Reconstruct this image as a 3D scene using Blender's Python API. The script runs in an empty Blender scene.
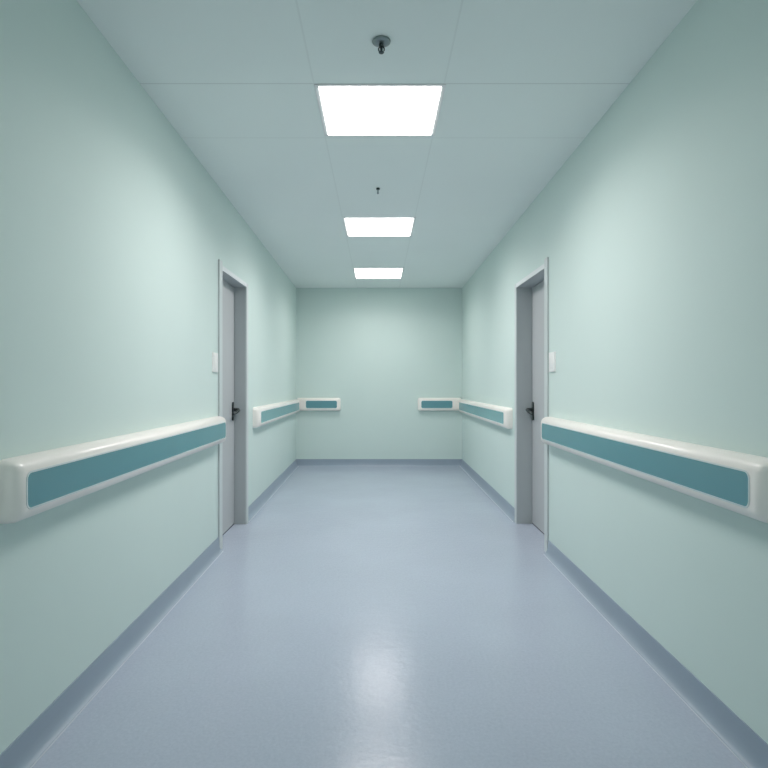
import bpy, bmesh, math
from mathutils import Vector

C = bpy.context.scene.collection
ZS = 1.0268                       # depth unit used while measuring -> metres
CAM_H, H = 1.181, 2.60
BACK = 8.19 * ZS                  # end wall
FRONT = -2.6                      # wall behind the camera
AL, KL = -1.085, -0.0135 / ZS     # left wall  x = AL + KL*y
AR, KR = 1.162, 0.0082 / ZS       # right wall x = AR + KR*y
T = 0.16                          # wall thickness

# ------------------------------------------------------------------ materials
def srgb(r, g, b):
    f = lambda c: (c / 12.92) if c <= 0.04045 else ((c + 0.055) / 1.055) ** 2.4
    return (f(r / 255), f(g / 255), f(b / 255), 1)

def new_mat(name):
    m = bpy.data.materials.new(name); m.use_nodes = True
    nt = m.node_tree
    return m, nt, nt.nodes['Principled BSDF']

def mat(name, col, rough=0.5, metal=0.0, var=0.04, scale=6.0, bump=0.0, bscale=80.0, coat=0.0, spec=0.5, rvar=0.0):
    m, nt, p = new_mat(name)
    N, L = nt.nodes.new, nt.links.new
    tc = N('ShaderNodeTexCoord')
    no = N('ShaderNodeTexNoise'); no.inputs['Scale'].default_value = scale; no.inputs['Detail'].default_value = 3
    L(tc.outputs['Object'], no.inputs['Vector'])
    mr = N('ShaderNodeMapRange')
    mr.inputs['From Min'].default_value = 0.25; mr.inputs['From Max'].default_value = 0.75
    mr.inputs['To Min'].default_value = 1 - var; mr.inputs['To Max'].default_value = 1 + var
    L(no.outputs['Fac'], mr.inputs['Value'])
    mx = N('ShaderNodeMix'); mx.data_type = 'RGBA'; mx.blend_type = 'MULTIPLY'
    mx.inputs['Factor'].default_value = 1; mx.inputs['A'].default_value = col
    L(mr.outputs['Result'], mx.inputs['B'])
    L(mx.outputs['Result'], p.inputs['Base Color'])
    p.inputs['Roughness'].default_value = rough; p.inputs['Metallic'].default_value = metal
    p.inputs['Specular IOR Level'].default_value = spec
    if coat:
        p.inputs['Coat Weight'].default_value = coat; p.inputs['Coat Roughness'].default_value = 0.08
    if rvar:
        mr2 = N('ShaderNodeMapRange')
        mr2.inputs['To Min'].default_value = rough - rvar; mr2.inputs['To Max'].default_value = rough + rvar
        L(no.outputs['Fac'], mr2.inputs['Value']); L(mr2.outputs['Result'], p.inputs['Roughness'])
    if bump:
        nb = N('ShaderNodeTexNoise'); nb.inputs['Scale'].default_value = bscale; nb.inputs['Detail'].default_value = 4
        L(tc.outputs['Object'], nb.inputs['Vector'])
        b = N('ShaderNodeBump'); b.inputs['Strength'].default_value = bump; b.inputs['Distance'].default_value = 0.002
        L(nb.outputs['Fac'], b.inputs['Height']); L(b.outputs['Normal'], p.inputs['Normal'])
    return m

WALL = mat('mint_paint', srgb(212, 229, 224.5), 0.65, var=0.012, scale=1.3, bump=0.05, bscale=160, spec=0.2)
COVE = mat('blue_grey_vinyl', srgb(150, 165, 180), 0.35, var=0.02, bump=0.05)
PALE_LINE = mat('pale_weld', srgb(196, 204, 212), 0.35, var=0.02)  # thin pale strip along the foot of the cove
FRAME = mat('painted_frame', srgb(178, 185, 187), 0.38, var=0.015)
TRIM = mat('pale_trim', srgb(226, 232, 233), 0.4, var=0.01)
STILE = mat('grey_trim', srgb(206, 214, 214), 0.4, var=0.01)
LEAF = mat('grey_door_laminate', srgb(186, 190, 192), 0.45, var=0.015, scale=3)
DARK = mat('dark_gap', srgb(70, 72, 82), 0.7)
CREAM = mat('cream_plastic', srgb(251, 246, 240), 0.28, var=0.01, scale=3, coat=0.12)
EDGE = mat('pale_edging', srgb(216, 226, 226), 0.35, var=0.01)
TEAL = mat('teal_insert', srgb(86, 147, 157), 0.26, var=0.02, scale=4)
TEAL_SHEEN = mat('pale_teal_insert', srgb(116, 170, 174), 0.26, var=0.02, scale=4)  # same teal, lightened to paint in the grazing gloss on the far side rails
TEAL.node_tree.nodes['Principled BSDF'].inputs['IOR'].default_value = 1.85
PLASTIC = mat('white_plastic', srgb(244, 244, 242), 0.35, var=0.01)
IRON = mat('dark_metal', srgb(58, 66, 66), 0.32, metal=0.7, var=0.08)
STEEL = mat('grey_metal', srgb(132, 144, 144), 0.35, metal=0.75, var=0.05)
GLASS = mat('bulb_metal', srgb(74, 86, 86), 0.25, metal=0.6, var=0.1)
LFRAME = mat('white_light_frame', srgb(222, 226, 226), 0.45, var=0.01)

def light_mat(LIGHT):
    m, nt, p = new_mat('lit_diffuser')
    N, L = nt.nodes.new, nt.links.new
    p.inputs['Base Color'].default_value = srgb(240, 240, 238)
    no = N('ShaderNodeTexNoise'); no.inputs['Scale'].default_value = 3
    mr = N('ShaderNodeMapRange'); mr.inputs['To Min'].default_value = 0.97 * LIGHT; mr.inputs['To Max'].default_value = 1.03 * LIGHT
    tc = N('ShaderNodeTexCoord'); L(tc.outputs['Object'], no.inputs['Vector'])
    L(no.outputs['Fac'], mr.inputs['Value']); L(mr.outputs['Result'], p.inputs['Emission Strength'])
    p.inputs['Emission Color'].default_value = (1.0, 0.942, 0.93, 1)
    return m
GLOWS = [light_mat(9.0), light_mat(8.0), light_mat(6.5)]

def floor_mat():
    m, nt, p = new_mat('blue_grey_sheet_floor')
    N, L = nt.nodes.new, nt.links.new
    tc = N('ShaderNodeTexCoord')
    big = N('ShaderNodeTexNoise'); big.inputs['Scale'].default_value = 1.6; big.inputs['Detail'].default_value = 3
    fine = N('ShaderNodeTexNoise'); fine.inputs['Scale'].default_value = 85; fine.inputs['Detail'].default_value = 5; fine.inputs['Roughness'].default_value = 0.7
    for n in (big, fine): L(tc.outputs['Object'], n.inputs['Vector'])
    r1 = N('ShaderNodeValToRGB')
    r1.color_ramp.elements[0].position = 0.3; r1.color_ramp.elements[0].color = srgb(170, 181, 197)
    r1.color_ramp.elements[1].position = 0.7; r1.color_ramp.elements[1].color = srgb(184, 194, 208)
    L(fine.outputs['Fac'], r1.inputs['Fac'])
    mr = N('ShaderNodeMapRange'); mr.inputs['From Min'].default_value = 0.3; mr.inputs['From Max'].default_value = 0.7
    mr.inputs['To Min'].default_value = 0.975; mr.inputs['To Max'].default_value = 1.025
    L(big.outputs['Fac'], mr.inputs['Value'])
    mx = N('ShaderNodeMix'); mx.data_type = 'RGBA'; mx.blend_type = 'MULTIPLY'; mx.inputs['Factor'].default_value = 1
    L(r1.outputs['Color'], mx.inputs['A']); L(mr.outputs['Result'], mx.inputs['B'])
    L(mx.outputs['Result'], p.inputs['Base Color'])
    rr = N('ShaderNodeMapRange'); rr.inputs['To Min'].default_value = 0.19; rr.inputs['To Max'].default_value = 0.23
    L(big.outputs['Fac'], rr.inputs['Value']); L(rr.outputs['Result'], p.inputs['Roughness'])
    bn = N('ShaderNodeTexNoise'); bn.inputs['Scale'].default_value = 22; bn.inputs['Detail'].default_value = 3
    L(tc.outputs['Object'], bn.inputs['Vector'])
    b = N('ShaderNodeBump'); b.inputs['Strength'].default_value = 0.42; b.inputs['Distance'].default_value = 0.003
    L(bn.outputs['Fac'], b.inputs['Height']); L(b.outputs['Normal'], p.inputs['Normal'])
    p.inputs['Specular IOR Level'].default_value = 0.28
    return m
FLOOR = floor_mat()

def ceiling_mat():
    """white panels, hairline joints (object coordinates = metres in the room)"""
    m, nt, p = new_mat('ceiling_panels')
    N, L = nt.nodes.new, nt.links.new
    tc = N('ShaderNodeTexCoord'); sp = N('ShaderNodeSeparateXYZ'); L(tc.outputs['Object'], sp.inputs[0])
    def math_(op, a, b=None):
        n = N('ShaderNodeMath'); n.operation = op
        for i, v in enumerate((a, b)):
            if v is None: continue
            if isinstance(v, (int, float)): n.inputs[i].default_value = v
            else: L(v, n.inputs[i])
        return n.outputs[0]
    def line(coord, at, w, k):
        d = math_('ABSOLUTE', math_('SUBTRACT', coord, at))
        return math_('MULTIPLY', math_('LESS_THAN', d, w), k)
    ls = [line(sp.outputs['X'], -0.302, 0.004, 0.06), line(sp.outputs['X'], 0.312, 0.004, 0.06),
          line(sp.outputs['Y'], 2.636 * ZS, 0.004, 0.17), line(sp.outputs['Y'], 3.215 * ZS, 0.005, 0.07)]
    tot = ls[0]
    for l in ls[1:]: tot = math_('MAXIMUM', tot, l)
    no = N('ShaderNodeTexNoise'); no.inputs['Scale'].default_value = 1.2; L(tc.outputs['Object'], no.inputs['Vector'])
    mr = N('ShaderNodeMapRange'); mr.inputs['To Min'].default_value = 0.98; mr.inputs['To Max'].default_value = 1.02
    L(no.outputs['Fac'], mr.inputs['Value'])
    f = math_('MULTIPLY', mr.outputs['Result'], math_('SUBTRACT', 1.0, tot))
    mx = N('ShaderNodeMix'); mx.data_type = 'RGBA'; mx.blend_type = 'MULTIPLY'; mx.inputs['Factor'].default_value = 1
    mx.inputs['A'].default_value = srgb(236, 244, 242); L(f, mx.inputs['B'])
    L(mx.outputs['Result'], p.inputs['Base Color']); p.inputs['Roughness'].default_value = 0.7
    p.inputs['Specular IOR Level'].default_value = 0.25
    return m
CEIL = ceiling_mat()

# ------------------------------------------------------------------ helpers
def room(p): return Vector(p)
def left(p):  u, n, h = p; return Vector((AL + KL * u + n, u, h))
def right(p): u, n, h = p; return Vector((AR + KR * u - n, u, h))
def back(p):  u, n, h = p; return Vector((u, BACK - n, h))

def empty(name, loc, label=None, cat=None, group=None, kind=None, parent=None):
    o = bpy.data.objects.new(name, None); o.empty_display_size = 0.1; C.objects.link(o)
    if parent: o.parent = parent; o.location = Vector(loc) - parent.matrix_world.translation
    else: o.location = loc
    tag(o, label, cat, group, kind); bpy.context.view_layer.update()
    return o

def tag(o, label=None, cat=None, group=None, kind=None):
    for k, v in (('label', label), ('category', cat), ('group', group), ('kind', kind)):
        if v: o[k] = v
    return o

def build(name, bm, m, parent=None, f=room, origin=None, smooth=True, label=None):
    """map a bmesh given in wall coordinates (along, out, up) into the room and link it as ONE object"""
    for v in bm.verts: v.co = f(v.co)
    bmesh.ops.recalc_face_normals(bm, faces=bm.faces)
    org = parent.matrix_world.translation.copy() if parent else Vector(origin or (0, 0, 0))
    for v in bm.verts: v.co -= org
    me = bpy.data.meshes.new(name); bm.to_mesh(me); bm.free()
    for mm in (m if isinstance(m, (list, tuple)) else [m]): me.materials.append(mm)
    if smooth:
        me.polygons.foreach_set('use_smooth', [True] * len(me.polygons))
        me.set_sharp_from_angle(angle=math.radians(35))
    o = bpy.data.objects.new(name, me); C.objects.link(o)
    if parent: o.parent = parent
    else: o.location = org
    if label: o['label'] = label
    bpy.context.view_layer.update()
    return o

def box(bm, a, b, bev=0.0, seg=2, pick=None):
    (x0, y0, z0), (x1, y1, z1) = a, b
    t = bmesh.new()
    vs = [t.verts.new((x, y, z)) for x in (x0, x1) for y in (y0, y1) for z in (z0, z1)]
    for q in ((0,1,3,2),(4,6,7,5),(0,4,5,1),(2,3,7,6),(0,2,6,4),(1,5,7,3)): t.faces.new([vs[i] for i in q])
    if bev:
        es = [e for e in t.edges if pick is None or pick(e)]
        bmesh.ops.bevel(t, geom=es, offset=bev, segments=seg, profile=0.5, affect='EDGES')
    bmesh.ops.recalc_face_normals(t, faces=t.faces)
    me = bpy.data.meshes.new('tmp'); t.to_mesh(me); t.free(); bm.from_mesh(me); bpy.data.meshes.remove(me)
    return bm

def rbox(a, b, bev=0.0, seg=2, pick=None): return box(bmesh.new(), a, b, bev, seg, pick)

def rounded_plate(u0, u1, n0, n1, h0, h1, r, seg=6):
    """plate lying against the wall with rounded outline"""
    bm = bmesh.new(); pts = []
    for cx, cz, a0 in ((u1 - r, h1 - r, 0), (u0 + r, h1 - r, 90), (u0 + r, h0 + r, 180), (u1 - r, h0 + r, 270)):
        for i in range(seg + 1):
            a = math.radians(a0 + 90 * i / seg); pts.append((cx + r * math.cos(a), cz + r * math.sin(a)))
    A = [bm.verts.new((x, n0, z)) for x, z in pts]; B = [bm.verts.new((x, n1, z)) for x, z in pts]
    bm.faces.new(A); bm.faces.new(B)
    for i in range(len(pts)): j = (i + 1) % len(pts); bm.faces.new((A[i], A[j], B[j], B[i]))
    return bm

def ring_plate(u0, u1, n0, n1, h0, h1, r, w, seg=6):
    """rounded outline ring of width w"""
    bm = bmesh.new()
    def outline(d):
        out = []; rr = r - d
        for cx, cz, a0 in ((u1 - r, h1 - r, 0), (u0 + r, h1 - r, 90), (u0 + r, h0 + r, 180), (u1 - r, h0 + r, 270)):
            for i in range(seg + 1):
                a = math.radians(a0 + 90 * i / seg); out.append((cx + rr * math.cos(a), cz + rr * math.sin(a)))
        return out
    loops = []
    for d, n in ((0, n0), (0, n1), (w, n1), (w, n0)):
        loops.append([bm.verts.new((x, n, z)) for x, z in outline(d)])
    k = len(loops[0])
    for q in range(4):
        A, B = loops[q], loops[(q + 1) % 4]
        for i in range(k): j = (i + 1) % k; bm.faces.new((A[i], A[j], B[j], B[i]))
    return bm

def extrude_profile(bm, prof, ends):
    """prof: (n,h) points; ends: list of two functions n -> u"""
    A = [bm.verts.new((ends[0](n), n, h)) for n, h in prof]; B = [bm.verts.new((ends[1](n), n, h)) for n, h in prof]
    k = len(prof)
    for i in range(k): j = (i + 1) % k; bm.faces.new((A[i], A[j], B[j], B[i]))
    bm.faces.new(A); bm.faces.new(B)
    return bm

def lathe(prof, n=32):
    """prof: (r,z) list, axis +z"""
    bm = bmesh.new(); rings = []
    for r, z in prof:
        if r < 1e-6: rings.append([bm.verts.new((0, 0, z))])
        else: rings.append([bm.verts.new((r * math.cos(2*math.pi*i/n), r * math.sin(2*math.pi*i/n), z)) for i in range(n)])
    for A, B in zip(rings, rings[1:]):
        for i in range(n):
            j = (i + 1) % n
            if len(A) == 1 and len(B) == 1: continue
            if len(A) == 1: bm.faces.new((A[0], B[i], B[j]))
            elif len(B) == 1: bm.faces.new((A[i], A[j], B[0]))
            else: bm.faces.new((A[i], A[j], B[j], B[i]))
    return bm

def tube(bm, pts, rad, n=12):
    """swept round bar through pts, radius per point"""
    pts = [Vector(p) for p in pts]; rings = []
    for i, p in enumerate(pts):
        d = (pts[min(i + 1, len(pts) - 1)] - pts[max(i - 1, 0)]).normalized()
        up = Vector((0, 0, 1)) if abs(d.z) < 0.9 else Vector((1, 0, 0))
        a = d.cross(up).normalized(); b = d.cross(a)
        r = rad[i] if isinstance(rad, (list, tuple)) else rad
        rings.append([bm.verts.new(p + r * (math.cos(2*math.pi*k/n) * a + math.sin(2*math.pi*k/n) * b)) for k in range(n)])
    for A, B in zip(rings, rings[1:]):
        for k in range(n): l = (k + 1) % n; bm.faces.new((A[k], A[l], B[l], B[k]))
    bm.faces.new(rings[0]); bm.faces.new(rings[-1])
    return bm

# ------------------------------------------------------------------ door openings (along-wall extents, metres)
DOOR = {'left':  dict(f=left,  u0=3.985*ZS, u1=4.815*ZS, o0=4.052*ZS, o1=4.752*ZS, rec=0.070, p0=0.013, p1=0.036, hu=4.685*ZS),
        'right': dict(f=right, u0=3.915*ZS, u1=4.830*ZS, o0=3.980*ZS, o1=4.772*ZS, rec=0.110, p0=0.012, p1=0.024, hu=4.722*ZS)}
TOP, OPEN = 2.045, 2.012

# ------------------------------------------------------------------ setting
bm = rbox((-1.9, FRONT - 0.3, -0.12), (1.9, BACK + 0.3, 0.0))
tag(build('floor', bm, FLOOR, smooth=False), 'glossy blue grey sheet vinyl floor of the corridor', 'floor', kind='structure')
bm = rbox((-1.9, FRONT - 0.3, H), (1.9, BACK + 0.3, H + 0.12))
tag(build('ceiling', bm, CEIL, smooth=False), 'pale grey panelled ceiling with hairline joints', 'ceiling', kind='structure')
for side, d in DOOR.items():
    bm = bmesh.new()
    box(bm, (FRONT - 0.2, -T, 0), (d['u0'], 0, H)); box(bm, (d['u1'], -T, 0), (BACK, 0, H)); box(bm, (d['u0'], -T, TOP), (d['u1'], 0, H))
    tag(build('wall_' + side, bm, WALL, f=d['f'], smooth=False), 'mint green painted wall on the %s of the corridor' % side, 'wall', kind='structure')
bm = rbox((-1.6, -T, 0), (1.6, 0, H))
tag(build('wall_back', bm, WALL, f=back, smooth=False), 'mint green wall closing the far end of the corridor', 'wall', kind='structure')
bm = rbox((-1.6, FRONT - T, 0), (1.6, FRONT, H))
tag(build('wall_front', bm, WALL, smooth=False), 'mint green wall behind the viewer', 'wall', kind='structure')

# coved skirting
PROF = [(0, 0.0), (0, 0.098), (0.005, 0.098), (0.007, 0.07), (0.009, 0.045), (0.013, 0.026), (0.020, 0.012), (0.029, 0.004), (0.036, 0.0012), (0.036, 0.0)]
WPROF = [(0.036, 0.0), (0.036, 0.0014), (0.0405, 0.0008), (0.0405, 0.0)]
for side, d in DOOR.items():
    bm, wm = bmesh.new(), bmesh.new()
    for a, b in ((lambda n: FRONT, lambda n: d['u0'] - 0.001), (lambda n: d['u1'] + 0.001, lambda n: BACK - n)):
        extrude_profile(bm, PROF, (a, b)); extrude_profile(wm, WPROF, (a, b))
    o = tag(build('baseboard_' + side, bm, COVE, f=d['f']), 'blue grey coved vinyl skirting along the %s wall' % side, 'skirting', kind='structure')
    build('weld_strip', wm, PALE_LINE, parent=o, f=d['f'], label='pale thin joint line at the floor')
xl, xr = AL + KL * BACK, AR + KR * BACK
o = tag(build('baseboard_back', extrude_profile(bmesh.new(), PROF, (lambda n: xl + n, lambda n: xr - n)), COVE, f=back),
        'blue grey coved vinyl skirting along the end wall', 'skirting', kind='structure')
build('weld_strip', extrude_profile(bmesh.new(), WPROF, (lambda n: xl + n, lambda n: xr - n)), PALE_LINE, parent=o, f=back, label='pale thin joint line at the floor')

# ------------------------------------------------------------------ doors
for k, (side, d) in enumerate(DOOR.items()):
    f, rec = d['f'], d['rec']
    root = empty('door_%d' % (k + 1), f(((d['u0'] + d['u1']) / 2, 0, 0)), 'grey flush door recessed in a pale frame in the %s wall' % side, 'door', kind='structure')
    deep = -rec - 0.06
    # the frame runs true to the corridor axis, so it stands a little prouder of the wall at its far side
    def fo_map(p, d=d, f=f):
        u, n, h = p
        if n > 0: n *= d['p0'] + (d['p1'] - d['p0']) * (u - d['u0']) / (d['u1'] - d['u0'])
        return f((u, n, h))
    fr, ar = bmesh.new(), bmesh.new()
    box(fr, (d['u0'], deep, 0), (d['o0'], 0.72, TOP + 0.030))      # near jamb, runs past the lintel
    box(fr, (d['o1'], deep, 0), (d['u1'], 0.72, TOP))              # far jamb
    box(fr, (d['o0'], deep, OPEN), (d['o1'], 0.72, TOP))           # lintel
    fo = build('door_frame', fr, FRAME, root, fo_map)
    st = bmesh.new()
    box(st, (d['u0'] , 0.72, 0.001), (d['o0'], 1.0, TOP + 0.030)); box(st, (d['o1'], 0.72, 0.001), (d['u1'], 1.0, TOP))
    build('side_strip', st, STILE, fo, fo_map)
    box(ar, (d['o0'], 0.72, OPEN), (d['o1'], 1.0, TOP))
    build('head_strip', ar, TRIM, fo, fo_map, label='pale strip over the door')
    leaf = rbox((d['o0'] + 0.003, -rec - 0.045, 0.010), (d['o1'] - 0.003, -rec, OPEN - 0.004), 0.0015, 1)
    lo = build('door_leaf', leaf, LEAF, root, f)
    gap = bmesh.new()  # dark strips stand in for the shade in the leaf gaps
    box(gap, (d['o0'] + 0.001, -rec - 0.05, 0.0), (d['o1'] - 0.001, -rec - 0.004, 0.010))
    box(gap, (d['o1'] - 0.003, -rec - 0.05, 0.010), (d['o1'] - 0.0002, -rec - 0.004, OPEN - 0.002))
    build('door_seal', gap, DARK, root, f, label='dark shadow gap and seal round the leaf')
    hu, hz = d['hu'], 0.963
    he = empty('door_handle', f((hu, -rec, hz)), parent=root, label='dark metal lever handle')
    pl = rounded_plate(hu - 0.020, hu + 0.020, -rec, -rec + 0.010, hz - 0.080, hz + 0.075, 0.018)
    build('backplate', pl, IRON, he, f)
    lv = bmesh.new()
    z0 = hz + 0.012
    tube(lv, [(hu, -rec + 0.008, z0), (hu, -rec + 0.012, z0), (hu, -rec + 0.0125, z0), (hu, -rec + 0.040, z0),
              (hu - 0.006, -rec + 0.052, z0), (hu - 0.018, -rec + 0.057, z0 - 0.003), (hu - 0.050, -rec + 0.055, z0 - 0.012),
              (hu - 0.085, -rec + 0.048, z0 - 0.025), (hu - 0.112, -rec + 0.038, z0 - 0.034)],
         [0.024, 0.024, 0.014, 0.013, 0.0135, 0.014, 0.0135, 0.012, 0.010], 14)
    build('lever', lv, IRON, he, f)
    kc = bmesh.new()
    tube(kc, [(hu, -rec + 0.009, hz - 0.045), (hu, -rec + 0.014, hz - 0.045)], 0.009, 14)
    build('lock_cylinder', kc, STEEL, he, f)

# ------------------------------------------------------------------ handrails
R0, R1 = 0.773, 0.962            # bottom and top height
def handrail(f, u0, u1, p0, p1, depth, label, r=0.036, lift=0.0, ins=TEAL):
    f0 = f
    f = lambda p: f0((p[0], p[1], p[2] + lift))
    root = empty('handrail', f(((u0 + u1) / 2, 0, R0)), label, 'handrail', 'cream wall handrails with teal inserts')
    notback = lambda e: any(v.co.y > 0.02 for v in e.verts)     # every edge except those against the wall
    k = 0.72                                                     # softer rounding outwards than up and down
    q = 0.90                                                     # and longer rounding at the ends
    bm = rbox((u0 * q, 0.0005, R0), (u1 * q, depth * k, R1), r, 8, notback)
    for v in bm.verts: v.co.y /= k; v.co.x /= q
    build('rail_body', bm, CREAM, root, f)
    h0, h1 = 0.814, 0.920
    build('panel_edging', ring_plate(p0 - 0.004, p1 + 0.004, depth - 0.001, depth + 0.0022, h0 - 0.004, h1 + 0.004, 0.024, 0.005), EDGE, root, f, label='pale rim round the insert')
    build('insert_panel', rounded_plate(p0, p1, depth - 0.001, depth + 0.0012, h0, h1, 0.020), ins, root, f, label='teal insert panel')
    return root
handrail(left, 1.612*ZS, 3.970*ZS, 1.655*ZS, 3.925*ZS, 0.070, 'long cream handrail with teal insert on left wall, nearest the viewer before the left door')
handrail(right, 1.612*ZS, 3.905*ZS, 1.672*ZS, 3.845*ZS, 0.068, 'long cream handrail with teal insert on right wall, nearest the viewer before the right door')
handrail(left, 5.15*ZS, BACK - 0.075, 5.235*ZS, BACK - 0.14, 0.062, 'cream handrail with teal insert on left wall beyond the left door', 0.030, 0.012, TEAL_SHEEN)
handrail(right, 5.00*ZS, BACK - 0.075, 5.085*ZS, BACK - 0.14, 0.062, 'cream handrail with teal insert on right wall beyond the right door', 0.030, 0.012, TEAL_SHEEN)
handrail(back, xl + 0.012, xl + 0.650, xl + 0.150, xl + 0.600, 0.068, 'short cream handrail with teal insert on end wall, in the left corner', 0.030, 0.032)
handrail(back, xr - 0.650, xr - 0.012, xr - 0.600, xr - 0.150, 0.068, 'short cream handrail with teal insert on end wall, in the right corner', 0.030, 0.032)

# ------------------------------------------------------------------ switches
def switch(f, u0, u1, label):
    h0, h1 = 1.270, 1.405
    root = empty('light_switch', f(((u0 + u1) / 2, 0, h0)), label, 'switch', 'white wall switches beside the doors')
    edge = lambda e: any(v.co.y > 0.005 for v in e.verts)
    build('switch_plate', rbox((u0, 0.0, h0), (u1, 0.012, h1), 0.004, 3, edge), PLASTIC, root, f)
    build('rocker', rbox((u0 + 0.022, 0.011, h0 + 0.025), (u1 - 0.022, 0.016, h1 - 0.025), 0.0025, 2, lambda e: any(v.co.y > 0.0155 for v in e.verts)), PLASTIC, root, f)
switch(left, 3.835*ZS, 3.950*ZS, 'white rectangular wall switch on left wall beside the left door')
switch(right, 3.755*ZS, 3.880*ZS, 'white rectangular wall switch on right wall beside the right door')

# ------------------------------------------------------------------ ceiling lights
def ceiling_light(x, y0, y1, glow, watts, label):
    root = empty('ceiling_light', (x, (y0 + y1) / 2, H), label, 'ceiling light', 'square recessed ceiling light panels')
    w, b = 0.290, 0.022
    fr = bmesh.new()
    # frame profile swept round the rectangle
    loops = []
    for dd, z in ((b, H), (b, H - 0.003), (b * 0.85, H - 0.004), (0.003, H - 0.003), (0.001, H - 0.002), (0.001, H)):
        X, a, c = w + dd, y0 - dd, y1 + dd
        loops.append([fr.verts.new(p) for p in ((x - X, a, z), (x + X, a, z), (x + X, c, z), (x - X, c, z))])
    for q in range(len(loops)):
        A, B = loops[q], loops[(q + 1) % len(loops)]
        for i in range(4): j = (i + 1) % 4; fr.faces.new((A[i], A[j], B[j], B[i]))
    build('light_frame', fr, LFRAME, root, smooth=False)
    build('diffuser', rbox((x - w, y0, H - 0.008), (x + w, y1, H - 0.0002), 0.003, 2, lambda e: all(v.co.z < H - 0.007 for v in e.verts)), glow, root, smooth=False, label='glowing white diffuser')
    # the lamp behind the prismatic diffuser throws most of its light downwards
    ld = bpy.data.lights.new('panel_lamp', 'AREA'); ld.shape = 'RECTANGLE'; ld.size = 2 * w - 0.01; ld.size_y = y1 - y0 - 0.01
    ld.energy = watts; ld.spread = math.radians(SPREAD); ld.color = (1.0, 0.942, 0.93)
    lo = bpy.data.objects.new('panel_lamp', ld); C.objects.link(lo); lo.parent = root; lo.location = (0, 0, -0.0095)
SPREAD = 155
def zc(py, drop=0.0): return 575 * (H - drop - CAM_H) / (385 - py)
ceiling_light(0.010, zc(86.5), zc(135.3, 0.008), GLOWS[0], 16, 'large bright square ceiling light panel nearest the viewer')
ceiling_light(0.010, zc(218), zc(236, 0.008), GLOWS[1], 14.5, 'middle bright square ceiling light panel of the row of three')
ceiling_light(0.006, zc(268.3), zc(278.3, 0.008), GLOWS[2], 10, 'farthest bright square ceiling light panel, close to the end wall')

# ------------------------------------------------------------------ sprinklers
x, y = 0.014, zc(40.6)
root = empty('sprinkler', (x, y, H), 'grey metal ceiling sprinkler with round plate and hanging head, above nearest light', 'sprinkler', 'ceiling sprinkler heads')
mv = lambda p: Vector((x + p[0], y + p[1], H + p[2]))
build('escutcheon', lathe([(0.026, 0.0), (0.0375, -0.001), (0.0385, -0.004), (0.037, -0.008), (0.031, -0.012), (0.022, -0.014), (0.013, -0.015), (0.0, -0.015)]), STEEL, root, mv)
bm = lathe([(0.0, -0.014), (0.009, -0.014), (0.009, -0.021), (0.011, -0.022), (0.011, -0.027), (0.007, -0.029), (0.0, -0.029)], 20)
for s in (-1, 1):
    tube(bm, [(s*0.006, 0, -0.026), (s*0.0115, 0, -0.032), (s*0.0115, 0, -0.040), (s*0.006, 0, -0.047), (0, 0, -0.049)], 0.003, 8)
build('sprinkler_head', bm, IRON, root, mv)
build('glass_bulb', lathe([(0, -0.028), (0.0045, -0.030), (0.006, -0.037), (0.0045, -0.044), (0, -0.047)], 14), GLASS, root, mv)
build('deflector', lathe([(0.0, -0.0475), (0.0105, -0.0475), (0.0112, -0.049), (0.0095, -0.051), (0.0, -0.052)], 20), IRON, root, mv)

x2, y2 = 0.000, zc(188)
root = empty('sprinkler', (x2, y2, H), 'tiny dark sprinkler nozzle on ceiling between nearest and middle lights', 'sprinkler', 'ceiling sprinkler heads')
mv2 = lambda p: Vector((x2 + p[0], y2 + p[1], H + p[2]))
build('escutcheon', lathe([(0.008, 0.0), (0.0135, -0.001), (0.0135, -0.009), (0.010, -0.013), (0.0, -0.014)], 20), GLASS, root, mv2)
build('nozzle', lathe([(0.0, -0.0135), (0.0055, -0.0135), (0.0055, -0.032), (0.0075, -0.034), (0.0075, -0.040), (0.003, -0.044), (0, -0.044)], 16), STEEL, root, mv2)

# soft fill lamp added behind the viewer to lift the near walls and ceiling
ld = bpy.data.lights.new('hall_light', 'AREA'); ld.shape = 'RECTANGLE'; ld.size = 2.0; ld.size_y = 2.2; ld.energy = 15; ld.color = (0.96, 1.0, 0.99)
lo = bpy.data.objects.new('hall_light', ld); C.objects.link(lo); lo.location = (0, FRONT + 0.1, 1.35); lo.rotation_euler = (math.radians(90), 0, 0)

# ------------------------------------------------------------------ camera, world, colour
w = bpy.data.worlds.new('World'); bpy.context.scene.world = w; w.use_nodes = True
w.node_tree.nodes['Background'].inputs['Color'].default_value = (0.5, 0.6, 0.6, 1)
w.node_tree.nodes['Background'].inputs['Strength'].default_value = 0.05
cd = bpy.data.cameras.new('camera'); cam = bpy.data.objects.new('camera', cd); C.objects.link(cam)
cam.location = (0, 0, CAM_H); cam.rotation_euler = (math.radians(90), 0, 0)
cd.sensor_width = 36; cd.lens = 575 * 36 / 768; cd.shift_x = 6 / 768; cd.shift_y = 1 / 768
cd.clip_start = 0.02
bpy.context.scene.camera = cam
vs = bpy.context.scene.view_settings
vs.view_transform = 'Standard'; vs.look = 'None'; vs.exposure = 0.0; vs.gamma = 1.0
